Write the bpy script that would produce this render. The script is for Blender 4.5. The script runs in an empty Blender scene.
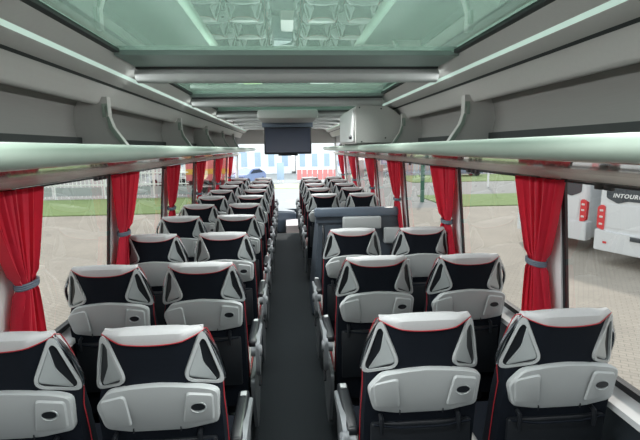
import bpy, bmesh, math, random
from mathutils import Vector, Matrix
random.seed(7)
PI = math.pi
S = bpy.context.scene
COL = S.collection

# ------------------------------------------------------------------ camera
def make_camera():
    cd = bpy.data.cameras.new('camera'); cam = bpy.data.objects.new('camera', cd); COL.objects.link(cam)
    cd.sensor_fit = 'HORIZONTAL'; cd.sensor_width = 36.0; cd.lens = 36.0 * 450.0 / 640.0
    cd.clip_start = .02; cd.clip_end = 500
    yaw, pit, roll = math.radians(4.267), math.radians(9.088), math.radians(.8)
    fw = Vector((math.sin(yaw)*math.cos(pit), math.cos(yaw)*math.cos(pit), -math.sin(pit)))
    rt = Vector((math.cos(yaw), -math.sin(yaw), 0)); up = rt.cross(fw)
    r2 = rt*math.cos(roll) - up*math.sin(roll); u2 = up*math.cos(roll) + rt*math.sin(roll)
    m = Matrix((r2, u2, -fw)).transposed().to_4x4()
    m.translation = Vector((-.04, 0, 1.75)); cam.matrix_world = m
    S.camera = cam
make_camera()

# ------------------------------------------------------------------ world, sun, exposure
def make_world():
    w = bpy.data.worlds.new('sky'); S.world = w; w.use_nodes = True
    nt = w.node_tree; nt.nodes.clear()
    out = nt.nodes.new('ShaderNodeOutputWorld'); bg = nt.nodes.new('ShaderNodeBackground')
    tc = nt.nodes.new('ShaderNodeTexCoord'); sep = nt.nodes.new('ShaderNodeSeparateXYZ')
    rp = nt.nodes.new('ShaderNodeValToRGB')
    rp.color_ramp.elements[0].position = 0.0; rp.color_ramp.elements[0].color = (1.0, 1.0, 1.0, 1)
    rp.color_ramp.elements[1].position = .7; rp.color_ramp.elements[1].color = (.80, .92, 1.0, 1)
    nt.links.new(tc.outputs['Generated'], sep.inputs[0]); nt.links.new(sep.outputs['Z'], rp.inputs[0])
    nt.links.new(rp.outputs[0], bg.inputs[0]); bg.inputs[1].default_value = 2.3
    nt.links.new(bg.outputs[0], out.inputs[0])
make_world()
sl = bpy.data.lights.new('sun', 'SUN'); sl.energy = 3.2; sl.angle = math.radians(2.5); sl.color = (1, .95, .88)
sun = bpy.data.objects.new('sun', sl); COL.objects.link(sun)
sun.rotation_euler = Vector((-.28, -.75, -.62)).to_track_quat('-Z', 'Y').to_euler()
S.view_settings.view_transform = 'Standard'; S.view_settings.look = 'None'
S.view_settings.gamma = 1; S.view_settings.use_curve_mapping = False
S.view_settings.exposure = 0.35
# added fill lights along both sides of the glass roof, brightening the cabin
for sd in (-1, 1):
  for ya, yb in (((-1.3, 9.7),) if sd < 0 else ((-1.3, 3.7), (5.2, 9.7))):
    al = bpy.data.lights.new('cove_fill_light', 'AREA'); al.shape = 'RECTANGLE'; al.size = .03; al.size_y = yb-ya
    al.energy = 4.6*(yb-ya); al.spread = math.radians(115); al.color = (.97, 1, .985)
    lo = bpy.data.objects.new('cove_fill_light', al); COL.objects.link(lo); lo.location = (sd*.862, (ya+yb)/2, 2.128)
    lo.rotation_euler = (0, sd*math.radians(50), 0)
# added downward fill lights below the roof, no real lamps in the ribs
for ry in (-.84, .805, 2.555, 3.985, 5.405, 6.90, 8.60):
    al = bpy.data.lights.new('rib_fill_light', 'AREA'); al.shape = 'RECTANGLE'; al.size = 1.0; al.size_y = .05
    al.energy = 7; al.spread = math.radians(120); al.color = (1, 1, .99)
    lo = bpy.data.objects.new('rib_fill_light', al); COL.objects.link(lo); lo.location = (0, ry, 2.098 if ry < 5.4 else 2.07)
S.cycles.use_denoising = True
S.cycles.max_bounces = 10; S.cycles.transparent_max_bounces = 16; S.cycles.diffuse_bounces = 5
S.cycles.sample_clamp_indirect = 4.0
S.cycles.caustics_reflective = False; S.cycles.caustics_refractive = False

# ------------------------------------------------------------------ materials
def pm(name, col, rough=.5, metal=0, spec=.5, coat=0, var=0, vscale=20, bump=0, bscale=60, emit=0, sheen=0, stretch=None):
    m = bpy.data.materials.new(name); m.use_nodes = True; nt = m.node_tree
    b = nt.nodes['Principled BSDF']
    b.inputs['Base Color'].default_value = (*col, 1); b.inputs['Roughness'].default_value = rough
    b.inputs['Metallic'].default_value = metal; b.inputs['Specular IOR Level'].default_value = spec
    b.inputs['Coat Weight'].default_value = coat; b.inputs['Coat Roughness'].default_value = .08
    b.inputs['Sheen Weight'].default_value = sheen
    if emit:
        b.inputs['Emission Color'].default_value = (*col, 1); b.inputs['Emission Strength'].default_value = emit
    tc = nt.nodes.new('ShaderNodeTexCoord'); mp = nt.nodes.new('ShaderNodeMapping')
    nt.links.new(tc.outputs['Object'], mp.inputs[0])
    if stretch: mp.inputs['Scale'].default_value = stretch
    n = nt.nodes.new('ShaderNodeTexNoise'); n.inputs['Scale'].default_value = vscale; n.inputs['Detail'].default_value = 4
    nt.links.new(mp.outputs[0], n.inputs['Vector'])
    v = var if var else .04
    mx = nt.nodes.new('ShaderNodeMixRGB')
    mx.inputs[1].default_value = (*[c*(1-v) for c in col], 1); mx.inputs[2].default_value = (*[min(1, c*(1+v)) for c in col], 1)
    nt.links.new(n.outputs['Fac'], mx.inputs[0]); nt.links.new(mx.outputs[0], b.inputs['Base Color'])
    if bump:
        n2 = nt.nodes.new('ShaderNodeTexNoise'); n2.inputs['Scale'].default_value = bscale
        nt.links.new(mp.outputs[0], n2.inputs['Vector'])
        bp = nt.nodes.new('ShaderNodeBump'); bp.inputs['Strength'].default_value = bump; bp.inputs['Distance'].default_value = .01
        nt.links.new(n2.outputs['Fac'], bp.inputs['Height']); nt.links.new(bp.outputs[0], b.inputs['Normal'])
    return m

def glass_mat(name, tint, base, rim, gtint=(1, 1, 1), rough=0.0):
    m = bpy.data.materials.new(name); m.use_nodes = True; nt = m.node_tree; nt.nodes.clear()
    out = nt.nodes.new('ShaderNodeOutputMaterial'); mix = nt.nodes.new('ShaderNodeMixShader')
    tr = nt.nodes.new('ShaderNodeBsdfTransparent'); tr.inputs[0].default_value = (*tint, 1)
    gl = nt.nodes.new('ShaderNodeBsdfGlossy'); gl.inputs[0].default_value = (*gtint, 1); gl.inputs['Roughness'].default_value = rough
    lw = nt.nodes.new('ShaderNodeLayerWeight'); lw.inputs['Blend'].default_value = .5
    pw = nt.nodes.new('ShaderNodeMath'); pw.operation = 'POWER'; pw.inputs[1].default_value = 3
    mu = nt.nodes.new('ShaderNodeMath'); mu.operation = 'MULTIPLY_ADD'; mu.inputs[1].default_value = rim; mu.inputs[2].default_value = base
    nt.links.new(lw.outputs['Facing'], pw.inputs[0]); nt.links.new(pw.outputs[0], mu.inputs[0])
    nt.links.new(mu.outputs[0], mix.inputs[0]); nt.links.new(tr.outputs[0], mix.inputs[1]); nt.links.new(gl.outputs[0], mix.inputs[2])
    nt.links.new(mix.outputs[0], out.inputs[0])
    return m

M = {}
M['fabric'] = pm('dark seat fabric', (.0065, .009, .014), .8, var=.2, vscale=200, bump=.15, bscale=500, spec=.12)
M['cap'] = pm('pale grey leather', (.50, .51, .52), .45, var=.05, vscale=120, bump=.08, bscale=400)
M['plastic'] = pm('light grey plastic', (.40, .425, .43), .42, var=.03, vscale=300, bump=.03, bscale=800)
M['recess'] = pm('grey recess plastic', (.34, .37, .375), .35)
M['red'] = pm('red piping', (.40, .02, .03), .5)
M['chrome'] = pm('dark chrome', (.50, .52, .55), .15, metal=1)
M['black'] = pm('black plastic', (.01, .012, .015), .35)
M['silver'] = pm('silver plastic', (.22, .235, .25), .45, metal=.3)
M['greyleather'] = pm('grey cushion leather', (.30, .30, .29), .45, var=.1, vscale=50)
M['cove'] = pm('grey ceiling trim', (.53, .52, .505), .5, var=.04, vscale=60, bump=.02, bscale=700)
M['coveD'] = pm('groove rubber', (.03, .035, .035), .6)
M['strip'] = pm('cove strip reflection glow', (.62, .80, .72), .25, emit=.35)  # glow and green tone imitate the roof's reflection on plain trim
M['lip'] = pm('pale rack edge', (.29, .36, .31), .38, coat=.15)  # reflected green of the roof mixed into the grey plastic colour
M['backp'] = pm('ribbed rack lining', (.27, .265, .255), .7, var=.12, vscale=30, stretch=(1, .2, 40))
M['beige'] = pm('glossy beige service panel', (.88, .81, .74), .06, metal=.45)
M['beigeM'] = pm('matte beige trim', (.92, .88, .83), .45)
M['beam'] = pm('grey roof rib', (.56, .58, .575), .55)
M['beamT'] = pm('dark green gasket frame', (.30, .37, .345), .5)
M['rubber'] = pm('black rubber seal', (.012, .014, .016), .5)
M['post'] = pm('light grey post cover', (.72, .73, .74), .5)
M['wall'] = pm('dark side trim', (.02, .028, .035), .7, var=.2, vscale=100)
M['sill'] = pm('pale grey sill', (.60, .62, .63), .5)
M['console'] = pm('dark slate laminate', (.055, .07, .09), .45, var=.08)
M['slate'] = pm('slate blue grey panel', (.10, .13, .17), .4)
M['screen'] = pm('switched off screen', (.012, .02, .045), .2, spec=.5)
M['skin'] = pm('white body paint', (.75, .78, .80), .25, coat=.6)
M['glass'] = glass_mat('tinted side glass', (.475, .46, .44), .02, .5)
M['roofglass'] = glass_mat('green tinted roof glass', (.42, .50, .45), .20, .5, (.84, 1, .92))
M['front'] = glass_mat('clear windscreen', (.86, .88, .88), .03, .3)

def nodes_floor():
    m = bpy.data.materials.new('speckled dark carpet'); m.use_nodes = True; nt = m.node_tree; b = nt.nodes['Principled BSDF']
    b.inputs['Roughness'].default_value = .9; b.inputs['Specular IOR Level'].default_value = .25
    tc = nt.nodes.new('ShaderNodeTexCoord'); n = nt.nodes.new('ShaderNodeTexNoise'); n.inputs['Scale'].default_value = 160; n.inputs['Detail'].default_value = 6
    r = nt.nodes.new('ShaderNodeValToRGB'); r.color_ramp.elements[0].position = .35; r.color_ramp.elements[0].color = (.007, .010, .012, 1)
    r.color_ramp.elements[1].position = .68; r.color_ramp.elements[1].color = (.027, .034, .038, 1)
    nt.links.new(tc.outputs['Object'], n.inputs['Vector']); nt.links.new(n.outputs['Fac'], r.inputs[0]); nt.links.new(r.outputs[0], b.inputs['Base Color'])
    bp = nt.nodes.new('ShaderNodeBump'); bp.inputs['Strength'].default_value = .5; bp.inputs['Distance'].default_value = .005
    nt.links.new(n.outputs['Fac'], bp.inputs['Height']); nt.links.new(bp.outputs[0], b.inputs['Normal'])
    return m
M['carpet'] = nodes_floor()

def curtain_mat():
    m = pm('red curtain cloth', (.60, .010, .045), .75, var=.15, vscale=30, sheen=.3, bump=.1, bscale=600)
    nt = m.node_tree; b = nt.nodes['Principled BSDF']; out = nt.nodes['Material Output']
    t = nt.nodes.new('ShaderNodeBsdfTranslucent'); t.inputs[0].default_value = (.92, .02, .06, 1)
    mx = nt.nodes.new('ShaderNodeMixShader'); mx.inputs[0].default_value = .42
    nt.links.new(b.outputs[0], mx.inputs[1]); nt.links.new(t.outputs[0], mx.inputs[2]); nt.links.new(mx.outputs[0], out.inputs[0])
    return m
M['curtain'] = curtain_mat()

def paving_mat():
    m = bpy.data.materials.new('concrete block paving'); m.use_nodes = True; nt = m.node_tree; b = nt.nodes['Principled BSDF']
    b.inputs['Roughness'].default_value = .85
    tc = nt.nodes.new('ShaderNodeTexCoord'); mp = nt.nodes.new('ShaderNodeMapping'); mp.inputs['Rotation'].default_value = (0, 0, .6)
    br = nt.nodes.new('ShaderNodeTexBrick'); br.inputs['Scale'].default_value = 2.5; br.inputs['Mortar Size'].default_value = .02
    br.inputs['Color1'].default_value = (.46, .41, .345, 1); br.inputs['Color2'].default_value = (.40, .36, .305, 1); br.inputs['Mortar'].default_value = (.28, .25, .21, 1)
    n = nt.nodes.new('ShaderNodeTexNoise'); n.inputs['Scale'].default_value = .5; n.inputs['Detail'].default_value = 5
    mx = nt.nodes.new('ShaderNodeMixRGB'); mx.blend_type = 'MULTIPLY'; mx.inputs[0].default_value = .5
    nt.links.new(tc.outputs['Object'], mp.inputs[0]); nt.links.new(mp.outputs[0], br.inputs['Vector']); nt.links.new(tc.outputs['Object'], n.inputs['Vector'])
    nt.links.new(br.outputs['Color'], mx.inputs[1]); nt.links.new(n.outputs['Fac'], mx.inputs[2])
    g = nt.nodes.new('ShaderNodeMixRGB'); g.blend_type = 'ADD'; g.inputs[0].default_value = 1; g.inputs[2].default_value = (.06, .055, .05, 1)
    nt.links.new(mx.outputs[0], g.inputs[1]); nt.links.new(g.outputs[0], b.inputs['Base Color'])
    return m
M['paving'] = paving_mat()
M['road'] = pm('pale asphalt', (.30, .30, .29), .9, var=.1, vscale=2)
M['grass'] = pm('mown grass', (.19, .27, .10), .9, var=.3, vscale=6, bump=.4, bscale=30)

# ------------------------------------------------------------------ mesh helpers
def obj(name, bm, mat, parent=None, smooth=True):
    me = bpy.data.meshes.new(name); bmesh.ops.recalc_face_normals(bm, faces=bm.faces)
    bm.to_mesh(me); bm.free()
    for p in me.polygons: p.use_smooth = smooth
    if smooth and hasattr(me, 'set_sharp_from_angle'): me.set_sharp_from_angle(angle=math.radians(38))
    me.materials.append(mat)
    o = bpy.data.objects.new(name, me); COL.objects.link(o)
    if parent: o.parent = parent
    return o
def raw(name, vs, fs, mat, parent=None, smooth=True):
    bm = bmesh.new(); V = [bm.verts.new(v) for v in vs]
    for f in fs:
        try: bm.faces.new([V[i] for i in f])
        except ValueError: pass
    return obj(name, bm, mat, parent, smooth)
def thing(name, label, cat, loc=(0, 0, 0), rz=0, group=None):
    o = bpy.data.objects.new(name, None); COL.objects.link(o); o.location = loc; o.rotation_euler = (0, 0, rz)
    o.empty_display_size = .1
    o['label'] = label; o['category'] = cat
    if group: o['group'] = group
    return o
def tag(o, label, cat, group=None, kind=None):
    o['label'] = label; o['category'] = cat
    if group: o['group'] = group
    if kind: o['kind'] = kind
    return o
def struct(o): o['kind'] = 'structure'; return o

def box(bm, x0, x1, y0, y1, z0, z1, bev=0, seg=2):
    vs = [bm.verts.new((x, y, z)) for x in (x0, x1) for y in (y0, y1) for z in (z0, z1)]
    fs = [(0, 1, 3, 2), (4, 6, 7, 5), (0, 4, 5, 1), (2, 3, 7, 6), (0, 2, 6, 4), (1, 5, 7, 3)]
    F = [bm.faces.new([vs[i] for i in f]) for f in fs]
    if bev:
        E = list({e for f in F for e in f.edges})
        bmesh.ops.bevel(bm, geom=E, offset=bev, segments=seg, affect='EDGES', profile=.5)
    return bm
def bx(name, x0, x1, y0, y1, z0, z1, mat, parent=None, bev=0, smooth=True, seg=2):
    return obj(name, box(bmesh.new(), x0, x1, y0, y1, z0, z1, bev, seg), mat, parent, smooth)
def tube(bm, pts, r, n=8, closed=False):
    pts = [Vector(p) for p in pts]; L = len(pts); rings = []
    rr = list(r) if isinstance(r, (list, tuple)) else [r]*L
    rr += [rr[-1]]*(L-len(rr))
    prev = None
    for i, p in enumerate(pts):
        a = pts[(i-1) % L] if (closed or i > 0) else p; b = pts[(i+1) % L] if (closed or i < L-1) else p
        t = (b-a).normalized()
        if prev is None: u = t.orthogonal().normalized()
        else:
            u = prev - t*prev.dot(t)
            u = u.normalized() if u.length > 1e-6 else t.orthogonal().normalized()
        prev = u; w = t.cross(u)
        rings.append([bm.verts.new(p + (u*math.cos(2*PI*k/n) + w*math.sin(2*PI*k/n))*rr[i]) for k in range(n)])
    for i in range(L if closed else L-1):
        A, B = rings[i], rings[(i+1) % L]
        for k in range(n): bm.faces.new((A[k], A[(k+1) % n], B[(k+1) % n], B[k]))
    if not closed: bm.faces.new(rings[0][::-1]); bm.faces.new(rings[-1])
    return bm
def tb(name, pts, r, mat, parent=None, n=8, closed=False):
    return obj(name, tube(bmesh.new(), pts, r, n, closed), mat, parent)
def roundpoly(P, r, n=4):
    out = []; L = len(P)
    for i in range(L):
        p = Vector(P[i]); a = Vector(P[i-1]) - p; b = Vector(P[(i+1) % L]) - p
        d = min(r, a.length*.45, b.length*.45); A = p + a.normalized()*d; B = p + b.normalized()*d
        for k in range(n+1):
            t = k/n; out.append(A*(1-t)**2 + p*2*t*(1-t) + B*t*t)
    return out
def prism(bm, loop3, d):
    """closed loop of 3D points extruded by vector d"""
    d = Vector(d); A = [bm.verts.new(p) for p in loop3]; B = [bm.verts.new(Vector(p)+d) for p in loop3]
    n = len(A); bm.faces.new(A); bm.faces.new(B[::-1])
    for i in range(n): bm.faces.new((A[i], B[i], B[(i+1) % n], A[(i+1) % n]))
    return bm
def extr(name, prof, y0, y1, mat, parent=None, smooth=True, close=True):
    """xz profile swept along Y"""
    n = len(prof); vs = [(x, y0, z) for x, z in prof] + [(x, y1, z) for x, z in prof]
    fs = [(i, (i+1) % n, n+(i+1) % n, n+i) for i in range(n if close else n-1)]
    if close: fs += [tuple(range(n))[::-1], tuple(range(n, 2*n))]
    return raw(name, vs, fs, mat, parent, smooth)

# ------------------------------------------------------------------ the shell of the coach
Y0, Y1 = -1.8, 10.9
PILS = {-1: [.25, 1.72, 2.93, 4.20, 5.60, 7.20, 8.70], 1: [.25, 1.84, 3.02, 4.48, 5.86, 7.40, 8.95]}
def wx(z): return 1.125 + (1.62 - z)*.09           # inner face of the side wall, leaning outwards downwards

struct(bx('floor', -1.3, 1.3, Y0, 9.3, -.06, 0, M['carpet'], smooth=False))
struct(bx('floor_front', -.06, .6, 9.5, 10.4, -.06, .12, pm('glare paled step flooring', (.62, .56, .58), .6), smooth=False))  # floor colour paled to imitate strong light falling in at the front
struct(bx('floor_low', -1.3, 1.3, 9.3, 11.0, -.50, -.44, M['carpet'], smooth=False))
for s, side in ((-1, 'left'), (1, 'right')):
    extr('wall_' + side, [(s*wx(.80), .80), (s*(wx(.8)+.09), .80), (s*1.31, -.5), (s*1.22, -.5), (s*1.21, .3)], Y0, 10.8, M['wall'])['kind'] = 'structure'
    struct(extr('trim_sill_' + side, [(s*(wx(.8)-.055), .775), (s*(wx(.8)-.055), .80), (s*(wx(.8)+.05), .84), (s*(wx(.8)+.07), .80)], Y0, 10.8, M['sill']))
    struct(extr('trim_gasket_' + side, [(s*(wx(.83)-.0), .836), (s*(wx(.83)-.0), .862), (s*(wx(.83)+.03), .862), (s*(wx(.83)+.03), .836)], Y0, 10.8, M['rubber']))
    # outer skin over the windows
    struct(extr('wall_upper_' + side, [(s*1.165, 1.60), (s*1.20, 1.60), (s*1.17, 2.10), (s*1.0, 2.30), (s*.83, 2.30), (s*.83, 2.2), (s*1.0, 2.2), (s*1.14, 2.05)], Y0, 10.8, M['skin']))
    struct(bx('podium_' + side, s*.27 if s > 0 else -1.21, 1.21 if s > 0 else -.27, Y0, 9.5, 0.0, .10, M['carpet'], bev=.01))

# ceiling coves beside the glass roof
for s, side in ((-1, 'left'), (1, 'right')):
    def P(*a): return [(s*x, z) for x, z in a]
    struct(extr('ceiling_cove_' + side, P((.80, 2.195), (.815, 2.18), (.864, 2.140), (.87, 2.15), (.86, 2.2)), Y0, 10.2, M['cove']))
    struct(extr('trim_glow_strip_' + side, P((.864, 2.140), (.874, 2.124), (.884, 2.13), (.87, 2.15)), Y0, 10.0, M['strip']))
    struct(extr('ceiling_lower_' + side, P((.874, 2.124), (.90, 2.105), (.936, 2.092), (.936, 2.13), (.88, 2.135)), Y0, 10.2, M['cove']))
    struct(extr('trim_groove_' + side, P((.936, 2.094), (.95, 2.083), (.96, 2.10), (.936, 2.12)), Y0, 10.2, M['coveD']))
    struct(extr('ceiling_roll_' + side, P((.95, 2.084), (.968, 2.066), (.980, 2.044), (.984, 2.040), (1.0, 2.005), (1.014, 1.992), (1.03, 1.99), (1.05, 2.0), (1.06, 2.1), (.96, 2.1)), Y0, 10.2, M['cove']))
    struct(bx('ceiling_side_' + side, min(s*.80, s*1.1), max(s*.80, s*1.1), Y0, 10.8, 2.2, 2.24, M['cove']))

# roof: cross ribs, frames and green glass panes
ribs = [-.9, .75, 2.50, 3.93, 5.35]
for i, y in enumerate(ribs):
    n = 12; prof = [(y + .055 + .055*math.cos(2*PI*k/n)*(1 if True else 1), 2.142 + .038*math.sin(2*PI*k/n)) for k in range(n)]
    vs = [(x, a, b) for x in (-.812, .812) for a, b in prof]
    raw('trim_rib', vs, [(k, (k+1) % n, n+(k+1) % n, n+k) for k in range(n)] + [tuple(range(n)), tuple(range(n, 2*n))[::-1]], M['beam'])['kind'] = 'structure'
    struct(bx('trim_rib_gasket', -.80, .80, y-.014, y+.004, 2.168, 2.20, M['coveD']))
    struct(bx('trim_rib_frame', -.80, .80, y-(.31 if y < 3 else .10), y-.014, 2.178, 2.20, M['beamT']))
    struct(bx('trim_rib_back', -.80, .80, y+.004, y+.12, 2.17, 2.20, M['beam']))
for i in range(len(ribs)-1):
    a, b = ribs[i]+.12, ribs[i+1]-(.31 if ribs[i+1] < 3 else .10)
    o = bx('window_roof', -.80, .80, a, b, 2.198, 2.202, M['roofglass'], smooth=False); o['kind'] = 'structure'
    for s in (-1, 1):
        struct(bx('trim_roof_gasket', min(s*.775, s*.81), max(s*.775, s*.81), a, b, 2.19, 2.205, M['rubber']))
struct(bx('ceiling_rear', -.85, .85, Y0, -.78, 2.18, 2.24, M['cove']))
struct(bx('ceiling_front', -.85, .85, 5.42, 10.9, 2.19, 2.24, M['cove']))
for y in (6.35, 7.25, 8.15, 9.05): struct(bx('trim_front_rib', -.84, .84, y, y+.10, 2.13, 2.19, M['beam'], bev=.02))
struct(bx('ceiling_console', -.33, .33, 5.05, 9.6, 2.075, 2.17, M['cove'], bev=.02))
struct(bx('ceiling_console_band', -.325, .325, 5.9, 5.96, 2.02, 2.08, M['slate'], bev=.006))
# header above the windscreen
struct(bx('wall_front_header', -1.15, 1.15, 10.55, 10.9, 1.86, 2.24, M['cove'], bev=.03))
struct(bx('wall_front_lower', -1.25, 1.25, 10.85, 10.95, -.5, .30, M['console']))
struct(raw('window_front', [(-1.22, 10.9, .3), (1.22, 10.9, .3), (1.15, 10.75, 1.9), (-1.15, 10.75, 1.9)], [(0, 1, 2, 3)], M['front'], smooth=False))
for s in (-1, 1):
    tb('trim_front_post', [(s*1.23, 10.88, .2), (s*1.15, 10.75, 2.1)], .035, M['post'])['kind'] = 'structure'
# rear wall with a wide window behind the viewer
struct(bx('wall_rear_lower', -1.25, 1.25, Y0-.06, Y0, -.5, 1.05, M['wall']))
struct(bx('wall_rear_upper', -1.15, 1.15, Y0-.06, Y0, 1.95, 2.24, M['cove']))
struct(raw('window_rear', [(-1.16, Y0-.03, 1.05), (1.16, Y0-.03, 1.05), (1.1, Y0-.03, 1.95), (-1.1, Y0-.03, 1.95)], [(0, 1, 2, 3)], M['front'], smooth=False))

# side windows and pillars
for s, side in ((-1, 'left'), (1, 'right')):
    PIL = PILS[s]; edges = [Y0] + PIL + [10.75]
    for i in range(len(edges)-1):
        a = edges[i] + (.0 if i == 0 else .03); b = edges[i+1]
        x0, x1 = s*(wx(.84)+.015), s*(wx(1.62)+.02)
        mat = M['front'] if i == len(edges)-2 else M['glass']
        struct(raw('window_side', [(x0, a, .84), (x0, b, .84), (x1, b, 1.62), (x1, a, 1.62)], [(0, 1, 2, 3)], mat, smooth=False))
    for y in PIL:
        def slab(n, ya, yb, th, m, z0=.83, z1=1.62):
            vs = []
            for z in (z0, z1):
                for q in (ya, yb):
                    for d in (0, th): vs.append((s*(wx(z)+.03-d), q, z))
            struct(raw(n, vs, [(0, 1, 3, 2), (4, 6, 7, 5), (0, 2, 6, 4), (1, 5, 7, 3), (0, 4, 5, 1), (2, 3, 7, 6)], m, smooth=False))
        slab('trim_window_seal', y-.005, y+.02, .012, M['rubber'])
        slab('trim_post', y+.02, y+.17, .02, M['post'])

# ------------------------------------------------------------------ luggage racks
for s, side in ((-1, 'left'), (1, 'right')):
    yend = 9.6 if s < 0 else 8.4
    rk = thing('luggage_rack', 'long open luggage rack with pale rounded edge above the %s windows' % side, 'luggage rack', (0, 0, 0), 0, 'overhead luggage racks')
    def P(a): return [(s*x, z) for x, z in a]
    n = 10
    lip = [(.655, 1.772)] + [(.635 - .032*math.sin(PI*k/n), 1.742 + .030*math.cos(PI*k/n)) for k in range(n+1)] + [(.655, 1.712)]
    # sweep the lip, rounding outwards at the front end
    ys = [Y0+.1, 2, 4, 6, yend-.7, yend-.4, yend-.2, yend-.08, yend]
    offs = [0, 0, 0, 0, 0, .03, .09, .18, .34]
    vs = []; fs = []; m = len(lip)
    for y, of in zip(ys, offs):
        for x, z in lip: vs.append((s*(x+of), y, z))
    for i in range(len(ys)-1):
        for k in range(m): fs.append((i*m+k, i*m+(k+1) % m, (i+1)*m+(k+1) % m, (i+1)*m+k))
    fs += [tuple(range(m)), tuple(range((len(ys)-1)*m, len(ys)*m))]
    raw('rack_edge', vs, fs, M['lip'], rk)
    def plate(name, a, b, th, mat):
        vs = []; fs = []
        for y, of in zip(ys, offs):
            vs += [(s*(a[0]+of), y, a[1]), (s*b[0], y, b[1]), (s*b[0], y, b[1]+th), (s*(a[0]+of), y, a[1]+th)]
        for i in range(len(ys)-1):
            for k in range(4): fs.append((i*4+k, i*4+(k+1) % 4, (i+1)*4+(k+1) % 4, (i+1)*4+k))
        L = (len(ys)-1)*4; fs += [(0, 1, 2, 3), (L, L+1, L+2, L+3)]
        return raw(name, vs, fs, mat, rk, smooth=False)
    plate('shelf', (.655, 1.745), (1.14, 1.765), .01, M['coveD'])
    plate('service_panel', (.655, 1.708), (1.035, 1.645), .012, M['beige'])
    extr('window_trim', P([(1.035, 1.645), (1.10, 1.612), (1.165, 1.610), (1.165, 1.63), (1.035, 1.67)]), Y0+.1, 10.2, M['beigeM'], rk)
    extr('back_panel', P([(1.125, 1.81), (1.14, 1.90), (1.13, 1.97), (1.10, 2.03), (1.11, 2.04), (1.15, 1.97), (1.155, 1.80)]), Y0+.1, 9.6, M['backp'], rk)
    extr('back_gap_shade', P([(1.105, 1.765), (1.105, 1.822), (1.15, 1.822), (1.15, 1.765)]), Y0+.1, 9.6, M['coveD'], rk)  # solid dark strip standing in for the shaded gap behind the shelf
    # supports between shelf and ceiling
    for y in (2.50, 4.20 if s < 0 else 3.86, 5.62, 7.05, 8.45)[:5 if s < 0 else 4]:
        pr = [(1.13, 1.772), (.875, 1.772), (.945, 1.875), (.962, 1.93), (.962, 2.03), (1.12, 2.03), (1.14, 1.9)]
        bm = bmesh.new(); prism(bm, [(s*x, y, z) for x, z in roundpoly(pr, .015, 2)] if False else [(s*x, y, z) for x, z in pr], (0, .05, 0))
        br = obj('rack_support', bm, M['cove'], rk)
        fr = [(.872, 1.772), (.942, 1.877), (.958, 1.93), (.970, 1.925), (.962, 1.868), (.900, 1.772)]
        bm = bmesh.new(); prism(bm, [(s*x, y-.006, z) for x, z in fr], (0, .006, 0)); obj('support_edge', bm, M['lip'], br)
        sl_ = [(.960, 1.935), (.962, 1.995), (.990, 1.995), (.990, 1.925), (.972, 1.925), (.974, 1.985)]
        bm = bmesh.new(); prism(bm, [(s*x, y-.005, z) for x, z in sl_], (0, .005, 0)); obj('support_slot', bm, M['lip'], br)

# overhead cabinet on the right rack
cb = thing('overhead_cabinet', 'pale grey box-shaped housing standing on the right luggage rack', 'cabinet', (0, 0, 0))
bm = bmesh.new()
pr = [(.58, 1.785), (1.08, 1.785), (1.08, 1.985), (1.0, 1.985), (.94, 2.05), (.86, 2.10), (.60, 2.115), (.575, 2.09)]
prism(bm, [(x, 3.95, z) for x, z in pr], (0, 1.05, 0)); bmesh.ops.bevel(bm, geom=list(bm.edges), offset=.008, segments=2, affect='EDGES')
obj('housing', bm, M['cove'], cb)
bx('side_door', .560, .578, 4.0, 4.95, 1.80, 2.08, M['beam'], cb, bev=.006)
for x, z in ((.61, 2.09), (.80, 2.08), (.84, 1.83), (.63, 1.80)):
    bm = bmesh.new(); bmesh.ops.create_cone(bm, cap_ends=True, segments=12, radius1=.007, radius2=.005, depth=.006, matrix=Matrix.Translation((x, 3.947, z)) @ Matrix.Rotation(PI/2, 4, 'X'))
    obj('screw', bm, M['black'], cb)
tb('lock_knob', [(.566, 4.08, 1.84), (.545, 4.08, 1.84), (.535, 4.08, 1.84)], [.018, .018, .012], M['black'], cb, 12)

# ceiling monitor
mo = thing('ceiling_monitor', 'dark flat screen monitor hanging down from the ceiling over the aisle', 'monitor', (-.0, 6.0, 0))
bx('monitor_housing', -.31, .31, 0, .05, 1.675, 2.03, M['black'], mo, bev=.012)
bx('screen', -.29, .29, -.004, .002, 1.70, 2.01, M['screen'], mo, smooth=False)
bx('hinge_mount', -.26, .26, .0, .06, 2.03, 2.08, M['slate'], mo, bev=.008)
bx('sensor_bar', -.13, .13, .05, .08, 1.655, 1.675, M['black'], mo, bev=.005)

# ------------------------------------------------------------------ coach seats
def base(z): return .14*(1.19 - z)
def hw(z):
    T = [(0.30, .215), (.84, .212), (.95, .205), (1.0, .200), (1.05, .192), (1.10, .181), (1.14, .170), (1.17, .158), (1.19, .138), (1.2, .12)]
    for (a, p), (b, q) in zip(T, T[1:]):
        if z <= b: return p + (q-p)*max(0, (z-a)/(b-a))
    return T[-1][1]
def slant(a, z):
    k = .55 if z > .98 else max(.12, .12 + (z-.90)/.08*.43) if z > .90 else .12
    return k*max(0, a-.095)
def rear(a, z): return base(z) + slant(a, z)

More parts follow.
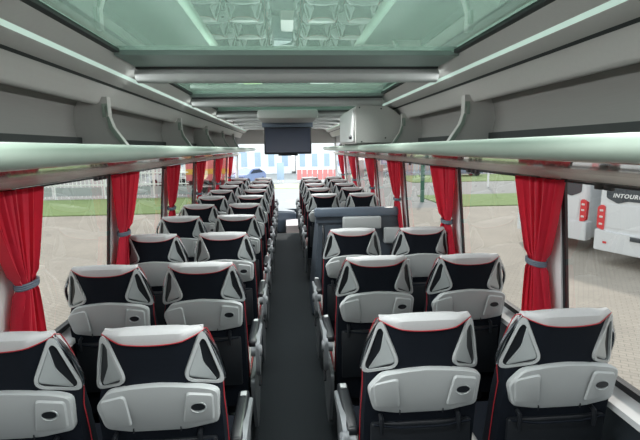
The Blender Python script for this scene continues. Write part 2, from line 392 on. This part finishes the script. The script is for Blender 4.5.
def backrest_bm():
    bm = bmesh.new(); rings = []
    zs = [.34, .45, .60, .75, .84, .90, .94, .98, 1.02, 1.06, 1.10, 1.14, 1.158, 1.170, 1.178]
    for z in zs:
        h = hw(z) - .003; t = .115 if z > .95 else .115 + (.95-z)*.06
        ins = 0; tp = 0 if z < 1.02 else (z-1.02)/.17*.05
        if z > 1.165: ins = .012 if z < 1.175 else .03
        aa = [0, .05, .095, .14, h-.015, h-.004]
        R = [(a, rear(a, z)+ins) for a in (min(a_, h-.002*(7-i_)) for i_, a_ in enumerate(aa))] + [(h, rear(h, z)+.02+ins*.3), (h, base(z)+t*.75-tp), (h-.015, base(z)+t-ins*.5-tp), (h*.6, base(z)+t+.004-ins-tp), (0, base(z)+t+.006-ins-tp)]
        full = [(x, y) for x, y in R] + [(-x, y) for x, y in R[::-1] if x > 1e-6][0:]
        full = [(x, y) for x, y in R] + [(-x, y) for x, y in R[::-1][1:-1]]
        rings.append([bm.verts.new((x, y, z)) for x, y in full])
    n = len(rings[0])
    for A, B in zip(rings, rings[1:]):
        for k in range(n): bm.faces.new((A[k], A[(k+1) % n], B[(k+1) % n], B[k]))
    bm.faces.new(rings[0]); bm.faces.new(rings[-1])
    return bm
def zlow(s): return 1.136 + .033*abs(s)**2.2
def cap_bm():
    bm = bmesh.new(); G = []; ns = 24
    for i in range(ns+1):
        s = -1 + 2*i/ns; row = []
        zl = zlow(s); top = 1.190 - .010*abs(s)**4
        path = [(zl, 'r', .003), (zl+(1.172-zl)*.5, 'r', .005), (1.174, 'r', .003), (1.183, 'r', -.006), (top, 'r', -.022), (top-.001, 'm', .040), (top-.010, 'm', .060), (top-.026, 'm', .078), (1.155, 'm', .090), (1.08, 'm', .102)]
        for z, k, o in path:
            zz = min(z, 1.19); h = hw(min(zz, 1.172)) + .002
            if z > 1.180: h -= .008
            if k == 'm': h -= .016
            x = s*h
            y = rear(abs(x), zz) - o if k == 'r' else base(zz) + o
            row.append(bm.verts.new((x, y, z)))
        G.append(row)
    for A, B in zip(G, G[1:]):
        for k in range(len(A)-1): bm.faces.new((A[k], B[k], B[k+1], A[k+1]))
    # close the ends
    for row in (G[0], G[-1]):
        try: bm.faces.new(row)
        except ValueError: pass
    return bm
def piping_pts():
    pts = []
    for z in (.50, .65, .80, .90, .98, 1.04, 1.10, 1.14, 1.158): pts.append((-(hw(z)+.001), rear(hw(z), z)+.035, z))
    pts.append((-(hw(1.170)+.001), rear(.15, 1.170)+.015, 1.172))
    for i in range(25):
        s = -1 + 2*i/24; z = zlow(s); x = s*(hw(z)+.002); pts.append((x, rear(abs(x), z)-.005, z))
    pts += [(-x, y, z) for x, y, z in pts[:10][::-1]]
    return pts
def wing_map(s, a, z, off):
    # point on the slanted side face, off metres out along its normal
    nl = math.hypot(1, .55); y = base(z) + .55*max(0, a-.095)
    return (s*(a + off*.55/nl), y - off/nl, z)
def tri(inset=0, which='full'):
    P = [(.153, 1.186), (.084, 1.004), (.216, .946)]
    if which == 'in': P = [(.146, 1.128), (.104, 1.016), (.170, 1.004)]
    c = Vector((sum(p[0] for p in P)/3, sum(p[1] for p in P)/3)); out = []
    if inset:
        Q = []
        for i in range(3):
            p = Vector(P[i]); a = (Vector(P[i-1])-p).normalized(); b = (Vector(P[(i+1) % 3])-p).normalized()
            h = a.angle(b)/2; Q.append(p + (a+b).normalized()*inset/math.sin(h))
        P = Q
    L = roundpoly([Vector(p) for p in P], .042 if not inset else .032, 6)
    # bulge the long outer edge slightly
    return L
def make_wing(s, parent, bulge=.012):
    Lo, Li = tri(), tri(.009); n = len(Lo)
    bm = bmesh.new()
    def ring(L, off): return [bm.verts.new(wing_map(s, p[0] + .010*math.sin(max(0, min(1, (1.17-p[1])/.19))*PI)*max(0, (p[0]-.13)/.05 if p[0] < .18 else 1), p[1], off)) for p in L]
    A = ring(Lo, -.02); B = ring(Lo, .010); C = ring(Li, .011); D = ring(Li, .001)
    for X, Y in ((A, B), (B, C), (C, D)):
        for k in range(n): bm.faces.new((X[k], X[(k+1) % n], Y[(k+1) % n], Y[k]))
    w = obj('wing_frame', bm, M['plastic'], parent)
    bm = bmesh.new(); bm.faces.new(ring(Li, .0025)) if False else None
    F = []
    for p in Li:
        q = wing_map(s, p[0] + .010*math.sin(max(0, min(1, (1.17-p[1])/.19))*PI)*max(0, (p[0]-.13)/.05 if p[0] < .18 else 1), p[1], .0025); F.append(bm.verts.new(q))
    bm.faces.new(F); obj('wing_opening', bm, M['black'], w)
    bm = bmesh.new(); L2 = roundpoly([Vector(p) for p in [(.143, 1.138), (.100, 1.017), (.190, .968), (.151, 1.055)]], .014, 4)
    A = [bm.verts.new(wing_map(s, p[0], p[1], .003)) for p in L2]; B = [bm.verts.new(wing_map(s, p[0]*.9+.014, (p[1]-1.04)*.86+1.04, .0075)) for p in L2]
    m = len(A)
    for k in range(m): bm.faces.new((A[k], A[(k+1) % m], B[(k+1) % m], B[k]))
    bm.faces.new(B); obj('wing_recess', bm, M['recess'], w)
    pts = []
    for k in range(11):
        t = k/10; z = 1.160 - t*.195; a = .158 + t*.054 + bulge*math.sin(t*PI)
        pts.append((s*a, rear(min(a, .21), z) + .012 - .0*t, z))
    g = tb('grab_handle', pts, [.006] + [.0085]*9 + [.006], M['chrome'], w, 8)
    return w
def make_tray(parent):
    P = [(-.155, .978), (-.08, .993), (0, .998), (.08, .993), (.165, .978), (.203, .960), (.196, .836), (.08, .820), (-.08, .820), (-.178, .832), (-.200, .92)]
    L = roundpoly([Vector(p) for p in P], .02, 3)
    bm = bmesh.new()
    def yy(x, z): return base(z) + .10*max(0, abs(x)-.1)
    A = [bm.verts.new((x, yy(x, z)+.004, z)) for x, z in L]; B = [bm.verts.new((x, yy(x, z)-.016, z)) for x, z in L]
    c = Vector((0, .92)); C = [bm.verts.new((x*.975, yy(x, z)-.022, (z-.92)*.94+.92)) for x, z in L]
    n = len(A)
    for X, Y in ((A, B), (B, C)):
        for k in range(n): bm.faces.new((X[k], X[(k+1) % n], Y[(k+1) % n], Y[k]))
    bm.faces.new(C); bm.faces.new(A[::-1])
    t = obj('tray_table', bm, M['plastic'], parent)
    def plate(name, P, r, o0, o1, mat):
        L = roundpoly([Vector(p) for p in P], r, 4); bm = bmesh.new()
        A = [bm.verts.new((x, yy(x, z)-o0, z)) for x, z in L]
        cx = sum(p[0] for p in P)/len(P); cz = sum(p[1] for p in P)/len(P)
        B = [bm.verts.new(((x-cx)*.9+cx, yy(x, z)-o1, (z-cz)*.9+cz)) for x, z in L]; n = len(A)
        for k in range(n): bm.faces.new((A[k], A[(k+1) % n], B[(k+1) % n], B[k]))
        bm.faces.new(B); return obj(name, bm, mat, t)
    plate('cup_plate', [(.098, .968), (.186, .952), (.182, .848), (.078, .844)], .014, .021, .027, M['plastic'])
    plate('tray_pocket', [(-.186, .944), (-.096, .968), (-.084, .844), (-.172, .846)], .018, .021, .026, M['plastic'])
    e = [(.134 + .0235*math.cos(2*PI*k/16), yy(.134, .91 + .0135*math.sin(2*PI*k/16))-.0305, .911 + .0135*math.sin(2*PI*k/16)) for k in range(16)]
    bm = bmesh.new(); bm.faces.new([bm.verts.new(p) for p in e]); obj('cup_hole', bm, M['black'], t)
    tb('cup_rim', [(.134 + .026*math.cos(2*PI*k/16), yy(.134, .91)-.0275, .908 + .018*math.sin(2*PI*k/16)) for k in range(16)], .0022, M['recess'], t, 6, True)
    for x in (-.085, .07): bx('hinge_notch', x-.0015, x+.0015, base(.83)-.0235, base(.83)-.015, .818, .834, M['black'], t, smooth=False)
    return t
def make_seat(name, kind):
    """aisle: +1 aisle to the right, -1 aisle to the left, +2/-2 seat at the right/left window"""
    aisle = kind if abs(kind) == 1 else 0; side = kind if abs(kind) == 2 else 0
    t = thing(name, 'seat', 'seat', (0, 0, 0))
    obj('backrest', backrest_bm(), M['fabric'], t)
    obj('headrest_cap', cap_bm(), M['cap'], t)
    tb('piping', piping_pts(), .0018, M['red'], t, 6)
    for s in (-1, 1): make_wing(s, t, .036 if s*side > 0 else .010)
    make_tray(t)
    bm = bmesh.new(); box(bm, -.185, .185, base(.7)-.02, base(.7)+.0, .50, .775, .01)
    nt = obj('magazine_net', bm, M['black'], t)
    tb('net_cord', [(-.175, base(.78)-.018, .775), (-.08, base(.78)-.022, .762), (.08, base(.78)-.022, .762), (.175, base(.78)-.018, .775)], .004, M['fabric'], nt, 6)
    for x in (-.15, .13):
        tb('coat_hook', [(x, base(.8)+.0, .806), (x, base(.8)-.02, .80), (x, base(.8)-.024, .775), (x, base(.8)-.02, .74)], [.008, .009, .008, .006], M['black'], t, 8)
    # cushion
    bm = bmesh.new(); box(bm, -.215, .215, .14, .62, .38, .51, .035, 4)
    cu = obj('seat_cushion', bm, M['fabric'], t)
    for s in (-1, 1):
        bm = bmesh.new(); box(bm, s*.195-.022, s*.195+.022, .16, .60, .40, .525, .02, 3); b_ = obj('side_bolster', bm, M['greyleather'], cu)
        tb('bolster_piping', [(s*.214, .17, .50), (s*.217, .30, .52), (s*.217, .50, .52), (s*.214, .59, .50)], .0035, M['red'], b_, 6)
    bm = bmesh.new(); box(bm, -.17, .17, .17, .56, .26, .38, .02); obj('seat_pan', bm, M['black'], t)
    bm = bmesh.new(); box(bm, -.03, .03, .26, .42, .10, .27, .01); box(bm, -.16, .16, .2, .5, .10, .125, .008); obj('pedestal', bm, M['slate'], t)
    # inner belt stalk
    tb('belt_buckle_stalk', [(.19 if aisle <= 0 else -.19, .17, .50), (.19 if aisle <= 0 else -.19, .20, .60), (.19 if aisle <= 0 else -.19, .19, .68)], [.010, .009, .016], M['black'], t, 8)
    if aisle:
        s = aisle; x = s*.238
        # armrest: dark pad in a silver shell which drops behind
        bm = bmesh.new(); box(bm, x-.024, x+.024, .12, .46, .675, .715, .014, 3); ar = obj('armrest', bm, M['black'], t)
        L = roundpoly([Vector(p) for p in [(.10, .70), (.20, .715), (.44, .69), (.45, .665), (.24, .64), (.20, .52), (.13, .50), (.09, .56)]], .025, 4)
        bm = bmesh.new(); prism(bm, [(x+s*.016, y, z) for y, z in L], (s*.022, 0, 0)); bmesh.ops.bevel(bm, geom=[e for e in bm.edges if abs(e.verts[0].co.x-e.verts[1].co.x) < 1e-5], offset=.006, segments=2, affect='EDGES')
        obj('armrest_shell', bm, M['silver'], ar)
        tb('armrest_pivot', [(x-s*.01, .135, .655), (x+s*.042, .135, .655), (x+s*.05, .135, .655)], [.032, .032, .024], M['silver'], ar, 16)
        bx('recline_button', x-.012, x+.014, .40, .435, .715, .722, M['plastic'], ar, bev=.003)
        tb('side_belt_stalk', [(x-s*.045, .13, .50), (x-s*.045, .125, .62), (x-s*.045, .12, .74)], [.009, .009, .013], M['black'], t, 8)
        L = roundpoly([Vector(p) for p in [(.10, .50), (.62, .50), (.64, .40), (.50, .16), (.42, .10), (.26, .10), (.22, .20), (.12, .38)]], .04, 4)
        bm = bmesh.new(); prism(bm, [(s*.222, y, z) for y, z in L], (s*.02, 0, 0)); obj('side_cover', bm, M['silver'], t)
        tb('recline_lever', [(s*.245, .30, .44), (s*.262, .28, .43), (s*.264, .22, .40)], [.010, .009, .008], M['black'], t, 8)
    return t
PROTO = {k: make_seat('coach_seat', k) for k in (-2, -1, 1, 2)}
used = set()
def copy_tree(o, parent=None):
    c = o.copy(); COL.objects.link(c); c.parent = parent
    for ch in list(o.children): copy_tree(ch, c)
    return c
ORD = ['nearest', 'second', 'third', 'fourth', 'fifth', 'sixth', 'seventh', 'eighth', 'ninth', 'tenth']
def place_seat(kind, x, y, label, group, rot=0):
    if kind in used: t = copy_tree(PROTO[kind])
    else: t = PROTO[kind]; used.add(kind)
    t.location = (x, y, 0); t.rotation_euler = (0, 0, rot); t['label'] = label; t['group'] = group; t['category'] = 'seat'
for r in range(10):
    y = 1.405 + .832*r; yl = 1.385 + .834*r
    far = 'farthest' if r == 9 else ORD[r]
    place_seat(1, -.482, yl, 'black coach seat with pale headrest cap, left of aisle, aisle side, %s row' % far, 'coach seats left of the aisle')
    place_seat(-2, -.955, yl, 'black coach seat with pale headrest cap, left of aisle, window side, %s row' % far, 'coach seats left of the aisle')
    if r < 3:
        place_seat(-1, .425, y, 'black coach seat behind the slate partition, right of aisle, aisle side, %s row' % ORD[r], 'coach seats right of the aisle')
        place_seat(2, .921, y-.02, 'black coach seat behind the slate partition, beside right window, %s row' % ORD[r], 'coach seats right of the aisle')
    if r >= 5:
        q = ['first', 'second', 'third', 'fourth', 'farthest'][r-5]
        place_seat(-1, .435, y, 'black coach seat in front of the slate partition, aisle side, %s row beyond it' % q, 'coach seats right of the aisle')
        place_seat(2, .915, y, 'black coach seat in front of the slate partition, window side, %s row beyond it' % q, 'coach seats right of the aisle')

# ------------------------------------------------------------------ partition and galley on the right
pt = thing('galley_partition', 'dark slate partition unit right of the aisle, in front of the third row', 'partition', (0, 0, 0))
bm = bmesh.new()
prism(bm, [(.20, 4.52, .02), (.20, 5.2, .02), (.25, 5.2, 1.0), (.245, 4.60, 1.0)], (.93, 0, 0))
for v in bm.verts:
    if v.co.z > .9 and v.co.x < .5: v.co.x += .045
bmesh.ops.bevel(bm, geom=list(bm.edges), offset=.012, segments=2, affect='EDGES')
obj('cabinet_body', bm, M['console'], pt)
bx('top_rim', .245, 1.14, 4.56, 4.66, 1.04, 1.135, M['slate'], pt, bev=.02)
bx('rear_board', .26, 1.12, 4.585, 4.64, .98, 1.06, M['console'], pt)
for x0, x1, z0, z1 in ((.53, .93, .92, 1.05), (.96, 1.13, .76, .93)): bx('folding_tray', x0, x1, 4.50, 4.56, z0, z1, M['plastic'], pt, bev=.02, seg=4)
tb('grab_rail', [(.31, 4.54, .35), (.31, 4.46, .42), (.33, 4.48, .90), (.33, 4.54, .96)], .012, M['black'], pt, 8)

# side ledge beside the third seat
# ------------------------------------------------------------------ curtains
def curtain(s, y0, wide, label, tie=.20):
    bm = bmesh.new(); G = []; nu, nv = 64, 36
    zt, zb, ztie = 1.606, .835, 1.215
    for j in range(nv+1):
        z = zt + (zb-zt)*j/nv
        if z > ztie: q = ((z-ztie)/(zt-ztie))**.75; w = .10 + (wide-.10)*q; c = .5*wide*q + tie*(1-q)
        else: q = ((ztie-z)/(ztie-zb))**.8; w = .10 + (wide*.70-.10)*q; c = tie*(1-q) + (tie+.02)*q
        row = []
        for i in range(nu+1):
            u = i/nu; amp = .020 + .008*math.sin(5*u+y0)
            if abs(z-ztie) < .03: amp *= .55
            f = math.sin(2*PI*(6*u + .25*math.sin(3*u*PI + y0*7))) + .35*math.sin(2*PI*13*u + z*3)
            x = wx(z) - .045 + amp*f*.8
            row.append(bm.verts.new((s*x, y0 + c + (u-.5)*w + .004*math.cos(2*PI*12*u), z)))
        G.append(row)
    for A, B in zip(G, G[1:]):
        for k in range(nu): bm.faces.new((A[k], A[k+1], B[k+1], B[k]))
    bmesh.ops.recalc_face_normals(bm, faces=bm.faces)
    o = obj('curtain', bm, M['curtain']); md = o.modifiers.new('thickness', 'SOLIDIFY'); md.thickness = .0025; md.offset = 0
    tag(o, label, 'curtain', 'red window curtains')
    pts = [(s*(wx(ztie)-.045 + .034*math.sin(2*PI*k/20)), y0+tie + .060*math.cos(2*PI*k/20), ztie+.004*math.cos(2*PI*k/20)) for k in range(20)]
    bm = bmesh.new()
    for dz in (-.008, 0, .008): tube(bm, [(x, y, z+dz) for x, y, z in pts], .0065, 6, True)
    obj('tieback', bm, M['slate'], o)['label'] = 'grey tieback band'
    return o
pos = ['nearest', 'second nearest', 'third nearest', 'fourth nearest', 'fifth nearest', 'farthest']
for s, side in ((-1, 'left'), (1, 'right')):
    for k, y in enumerate(PILS[s][1:]):
        curtain(s, y-(.11 if s < 0 else .075), (.40 if s < 0 else .35, .41, .48, .54, .60, .60)[k], 'red curtain gathered by a tieback at the %s windows, %s of its row' % (side, pos[k]), .27 if s < 0 and k == 0 else .20)
# curtain runners along the window top
for s in (-1, 1):
    rl = thing('curtain_rail', 'thin black curtain rail above the %s windows' % ('left' if s < 0 else 'right'), 'rail', (0, 0, 0))
    bx('track', min(s*1.104, s*1.114), max(s*1.104, s*1.114), .3, 10.3, 1.598, 1.606, M['rubber'], rl)
    for y in (1.5, 1.55, 2.62, 2.68, 2.75, 4.1, 5.5): bx('runner', min(s*1.102, s*1.118), max(s*1.102, s*1.118), y, y+.04, 1.585, 1.608, M['black'], rl, bev=.003)

# ------------------------------------------------------------------ driver's area
db = thing('dashboard', 'dark curved dashboard below the windscreen', 'dashboard', (0, 0, 0))
bm = bmesh.new(); prism(bm, [(-1.15, 10.1, .1), (-1.15, 10.05, .38), (-1.15, 10.3, .48), (-1.15, 10.8, .40), (-1.15, 10.8, -.4), (-1.15, 10.3, -.4)], (.88, 0, 0)); bmesh.ops.bevel(bm, geom=list(bm.edges), offset=.03, segments=3, affect='EDGES')
obj('dash_body', bm, M['console'], db)
bm = bmesh.new(); prism(bm, [(-.26, 10.1, .36), (.18, 10.6, .26), (.18, 10.8, .26), (-.26, 10.8, .36)], (0, 0, -.5)); bmesh.ops.bevel(bm, geom=list(bm.edges), offset=.03, segments=3, affect='EDGES')
obj('dash_end', bm, M['slate'], db)
sw = thing('steering_wheel', 'black steering wheel in front of the left seats', 'steering wheel', (-.62, 9.9, .50)); sw.rotation_euler = (-.9, 0, 0)
tb('rim', [(.22*math.cos(2*PI*k/32), .22*math.sin(2*PI*k/32), 0) for k in range(32)], .014, M['black'], sw, 8, True)
bm = bmesh.new()
for a in (0, PI/2*1.5, PI): tube(bm, [(0, 0, -.03), (.21*math.cos(a), -.21*abs(math.sin(a)), 0)], .014, 8)
tube(bm, [(0, 0, -.01), (0, 0, -.05)], .05, 16); obj('hub', bm, M['black'], sw)
tube_ = tb('column', [(0, 0, -.04), (0, 0, -.26)], .03, M['black'], sw)
mr = thing('interior_mirror', 'small dark interior mirror under the windscreen header behind the monitor', 'mirror', (0, 10.4, 0))
bx('mirror_head', -.16, .12, 0, .03, 1.70, 1.80, M['slate'], mr, bev=.012)
tb('mirror_arm', [(-.02, .02, 1.79), (-.02, .12, 1.90)], .008, M['black'], mr)

# ------------------------------------------------------------------ outside
G0 = -1.62
struct(bx('ground', -90, 90, -40, 24.4, G0-.2, G0, M['paving'], smooth=False))
struct(bx('grass_verge', -90, -1.5, 24.4, 32.4, G0-.2, G0+.05, M['grass'], smooth=False))
struct(raw('grass_verge_right', [(x, y, z) for z in (G0-.2, G0+.05) for x, y in ((9.0, 24.4), (90, 24.4), (90, 30.4), (9.0, 30.4))], [(0, 1, 2, 3), (4, 5, 6, 7), (0, 1, 5, 4), (1, 2, 6, 5), (2, 3, 7, 6), (3, 0, 4, 7)], M['grass'], smooth=False))
struct(bx('road', -90, 90, 24.4, 120, G0-.25, G0-.01, M['road'], smooth=False))
struct(bx('grass_far', 12, 90, 42, 52, G0-.2, G0+.04, M['grass'], smooth=False))
FN = pm('white painted fence', (.90, .92, .92), .5); GN = pm('grey fence board', (.42, .46, .47), .6)
f = thing('picket_fence', 'white picket fence with grey boards beyond the grass, seen through left windows', 'fence', (-30, 33, G0))
bm = bmesh.new()
for i in range(0, 118): box(bm, i*.28-10, i*.28-9.95, 0, .03, .1, 2.6)
obj('pickets', bm, FN, f, smooth=False)
bm = bmesh.new()
for z in (.95, 1.75, 2.5): box(bm, -10, 23, -.04, .0, z, z+.09)
obj('rails', bm, FN, f, smooth=False)
bm = bmesh.new()
for i in range(10): box(bm, -10+i*3.4, -10+i*3.4+3.1, -.08, -.04, .25, .85)
obj('boards', bm, GN, f, smooth=False)
for i in range(10): bx('fence_post', -10.12+i*3.4, -9.98+i*3.4, -.06, .08, 0, 2.75, FN, f, smooth=False)
# distant fence on the right
f = thing('mesh_fence', 'pale blue-grey bar fence across the road, seen through right windows', 'fence', (12, 54, G0))
bm = bmesh.new()
for i in range(150): box(bm, i*.45, i*.45+.1, 0, .05, 0, 2.0)
for z in (.2, 1.85): box(bm, 0, 67, -.04, 0, z, z+.14)
obj('bars', bm, pm('blue grey fence', (.42, .48, .56), .6), f, smooth=False)
wm = pm('white render', (.90, .91, .92), .7, var=.04, vscale=.5); bl = pm('blue window pane', (.42, .55, .72), .25); rd = pm('red cladding', (.75, .25, .25), .6)  # tones paled to imitate the washed-out glare ahead
def building(x0, x1, y, h, wallmat, label, band=None, cols=6, rows=2, dx=.5, ww=.55):
    b = thing('building', label, 'building', ((x0+x1)/2, y, G0), 0, 'buildings beyond the road'); W = (x1-x0)/2
    bx('facade', -W, W, 0, 8, 0, h, wallmat, b, smooth=False)
    bx('roof_edge', -W-.2, W+.2, -.2, 8, h, h+.3, GN, b, smooth=False)
    st = 2*W/cols
    for r in range(rows):
        for c in range(cols):
            z = .9 + r*(h-.6)/rows
            fr = bx('window', -W+c*st+st*.22, -W+c*st+st*.78, -.08, .02, z, z+(h-.6)/rows*.5, FN, b, smooth=False)
            bx('pane', -W+c*st+st*.27, -W+c*st+st*.73, -.1, -.07, z+.08, z+(h-.6)/rows*.5-.08, bl, fr, smooth=False)
    if band: bx('band', -W, W, -.12, -.02, band[0], band[1], rd, b, smooth=False)
building(-6.5, .8, 62, 9, wm, 'white building with blue windows seen through the middle of the windscreen', cols=4, rows=2)
building(1.4, 9.5, 60, 8, wm, 'white building with a low roof seen through the right of the windscreen', cols=5, rows=2)
building(-17, -7.2, 66, 7, wm, 'plain white hall seen through the left of the windscreen', cols=3, rows=1)
building(13, 23, 64, 10, pm('pale brick', (.60, .48, .44), .8), 'pinkish building seen through the far right windows', cols=5, rows=3)
building(-62, -34, 70, 12, wm, 'long white block behind the picket fence on the left', cols=9, rows=3)
building(30, 72, 75, 8, pm('blue grey cladding', (.45, .52, .60), .7), 'long blue-grey hall beyond the bar fence on the right', cols=10, rows=2)

def car(x, y, rz, mat, label):
    c = thing('parked_car', label, 'car', (x, y, G0), rz, 'cars parked outside')
    pr = [(-2.1, .35), (-2.15, .75), (-1.95, .95), (-1.1, 1.02), (-.5, 1.45), (.9, 1.48), (1.7, 1.05), (2.1, .98), (2.15, .45), (1.9, .3), (-1.9, .3)]
    bm = bmesh.new(); prism(bm, [(a, -.85, b) for a, b in pr], (0, 1.7, 0)); bmesh.ops.bevel(bm, geom=list(bm.edges), offset=.08, segments=2, affect='EDGES'); obj('car_body', bm, mat, c)
    for sd in (-1, 1):
        gl = [(-.95, 1.05), (-.45, 1.38), (.85, 1.4), (1.45, 1.07)]
        bm = bmesh.new(); prism(bm, [(a, sd*.86, b) for a, b in gl], (0, sd*.01, 0)); obj('side_window', bm, M['screen'], c)
    for a in (-1.35, 1.35):
        for sd in (-1, 1): tb('wheel', [(a, sd*.68, .32), (a, sd*.87, .32)], .32, M['black'], c, 20)
    return c
car(-3.7, 44.5, 1.1, pm('blue car paint', (.16, .22, .42), .3, coat=1), 'blue car parked ahead of the coach on the left')
car(-11.2, 45, 0, M['skin'], 'white car parked ahead, left of the blue car')
car(20, 50, 0, pm('grey blue car paint', (.20, .26, .38), .3, coat=1), 'grey-blue car across the road on the right')
car(27, 50.5, 0, pm('dark car paint', (.10, .12, .16), .3, coat=1), 'dark car across the road on the right')

fb = thing('red_barrier', 'low red and white barrier seen through the right half of the windscreen', 'barrier', (1.1, 45, G0))
for i in range(8): bx('barrier_panel', i*.52, i*.52+.44, 0, .08, .25, 1.25, rd, fb, smooth=False)
bx('top_bar', -.05, 4.2, -.03, .1, 1.25, 1.35, FN, fb, smooth=False)
ib = thing('notice_board', 'blue notice board standing ahead of the coach near the middle of the windscreen', 'sign', (-.9, 45, G0))
bx('board', 0, .7, 0, .06, .3, 2.0, bl, ib, bev=.02)
for x in (.08, .56): bx('board_leg', x, x+.06, .01, .05, 0, .3, FN, ib, smooth=False)
struct(bx('grass_front', -6, 6, 38.5, 43, G0-.2, G0+.03, pm('glare paled verge', (.52, .55, .30), .9, var=.2, vscale=3), smooth=False))  # grass colour bleached to imitate overexposure beyond the windscreen

# red truck seen through the far left windows
tr = thing('red_truck', 'red box truck with a yellow stripe seen through the far left windows', 'truck', (-6.1, 35.5, G0), .1)
bx('cargo_box', -1.6, 1.6, 0, 7, 1.0, 3.7, rd, tr, bev=.04)
bx('stripe', -1.62, 1.62, -.02, 7.02, 1.5, 1.9, pm('yellow stripe', (.75, .5, .08), .5), tr)
bx('chassis', -1.4, 1.4, .2, 6.8, .6, 1.0, M['black'], tr)
for x in (-1.3, 1.3):
    for y in (1.2, 5.5): tb('wheel', [(x-.15, y, .5), (x+.15, y, .5)], .5, M['black'], tr, 20)
tp = thing('green_post', 'dark green post standing beside the grass on the right', 'post', (8.3, 27.0, G0))
tb('pole', [(0, 0, 0), (0, 0, 2.6)], .12, pm('green paint', (.05, .16, .11), .5), tp, 12); tb('post_cap', [(0, 0, 2.6), (0, 0, 2.68)], [.15, .10], M['black'], tp, 12)
lp = thing('lamp_post', 'thin pale lamp post on the grass on the right', 'lamp post', (16.6, 36.0, G0))
tb('pole', [(0, 0, 0), (0, 0, 7)], [.08, .05], FN, lp, 10); tb('lamp_arm', [(0, 0, 6.95), (-1.0, 0, 7.2)], .04, FN, lp, 8)

# two white coaches on the right, rears towards us
TL = pm('red tail light', (.72, .03, .04), .25, coat=1); TW = pm('white lamp lens', (.8, .7, .68), .2)
DK = pm('dark rear glass', (.03, .045, .06), .12, coat=1)
def white_coach(x, y, rz, label, text):
    b = thing('white_coach', label, 'coach', (x, y, G0), rz, 'white coaches parked on the right')
    bm = bmesh.new(); box(bm, -1.25, 1.25, 0, 11.5, .42, 3.45, .14, 5); obj('coach_body', bm, M['skin'], b)
    L = roundpoly([Vector(p) for p in [(-1.27, .40), (1.27, .40), (1.27, 1.0), (.95, .97), (.75, .95), (-.75, .95), (-.95, .97), (-1.27, 1.0)]], .05, 3)
    bm = bmesh.new(); prism(bm, [(p[0], -.05, p[1]) for p in L], (0, .3, 0)); bmesh.ops.bevel(bm, geom=[e for e in bm.edges if abs(e.verts[0].co.y-e.verts[1].co.y) < 1e-4], offset=.02, segments=2, affect='EDGES'); obj('bumper', bm, M['skin'], b)
    L = roundpoly([Vector(p) for p in [(-1.02, 1.90), (-.70, 1.76), (-.45, 1.84), (.45, 1.84), (.70, 1.76), (1.02, 1.90), (1.05, 3.0), (-1.05, 3.0)]], .05, 3)
    bm = bmesh.new(); prism(bm, [(p[0], -.02, p[1]) for p in L], (0, .05, 0)); w = obj('rear_window', bm, DK, b)
    L = roundpoly([Vector(p) for p in [(-.95, 1.08), (.95, 1.08), (1.0, 1.72), (-1.0, 1.72)]], .08, 4)
    bm = bmesh.new(); prism(bm, [(p[0], -.015, p[1]) for p in L], (0, .05, 0)); obj('engine_hatch', bm, M['skin'], b)
    for s in (-1, 1):
        L = roundpoly([Vector(p) for p in [(s*1.03, .98), (s*1.23, 1.03), (s*1.24, 1.62), (s*1.12, 1.70), (s*1.03, 1.66)]], .05, 3)
        bm = bmesh.new(); prism(bm, [(p[0], -.03, p[1]) for p in L], (0, .25, 0)); t = obj('tail_light', bm, TL, b)
        for z in (1.12, 1.32, 1.5): bx('lamp_lens', s*1.12-.05, s*1.12+.05, -.045, -.02, z, z+.06, TW, t, bev=.01)
        bx('side_window', s*1.245 - .02, s*1.245+.02, .8, 10.8, 1.75, 2.9, DK, b, bev=.01)
        for yy in (2.8, 9.0): tb('wheel', [(s*1.0, yy, .5), (s*1.24, yy, .5)], .5, M['black'], b, 24)
    bx('number_plate', -.27, .27, -.075, -.045, .80, .92, DK, b, bev=.005)
    bx('reflector', -1.0, -.9, -.065, -.04, .62, .68, TL, b); 
    if text:
        cu = bpy.data.curves.new('lettering', 'FONT'); cu.body = text; cu.size = .15; cu.extrude = .004; cu.shear = .25; cu.space_character = 1.15; cu.offset = .004
        o = bpy.data.objects.new('lettering', cu); COL.objects.link(o); dg = bpy.context.evaluated_depsgraph_get()
        me = bpy.data.meshes.new_from_object(o.evaluated_get(dg)); bpy.data.objects.remove(o)
        me.materials.append(FN); me.name = 'lettering'; q = bpy.data.objects.new('lettering', me); COL.objects.link(q); q.parent = w
        q.location = (-.84, -.03, 1.93); q.rotation_euler = (PI/2, 0, 0); q.scale = (1.05, 1, 1)
    return b
white_coach(8.75, 14.25, math.radians(-68), 'white coach parked on the right, farther one partly behind the red curtain', None)
white_coach(9.2, 10.85, math.radians(-70), 'white coach parked on the right, nearest one with lettering on its rear window', 'INTOURO')
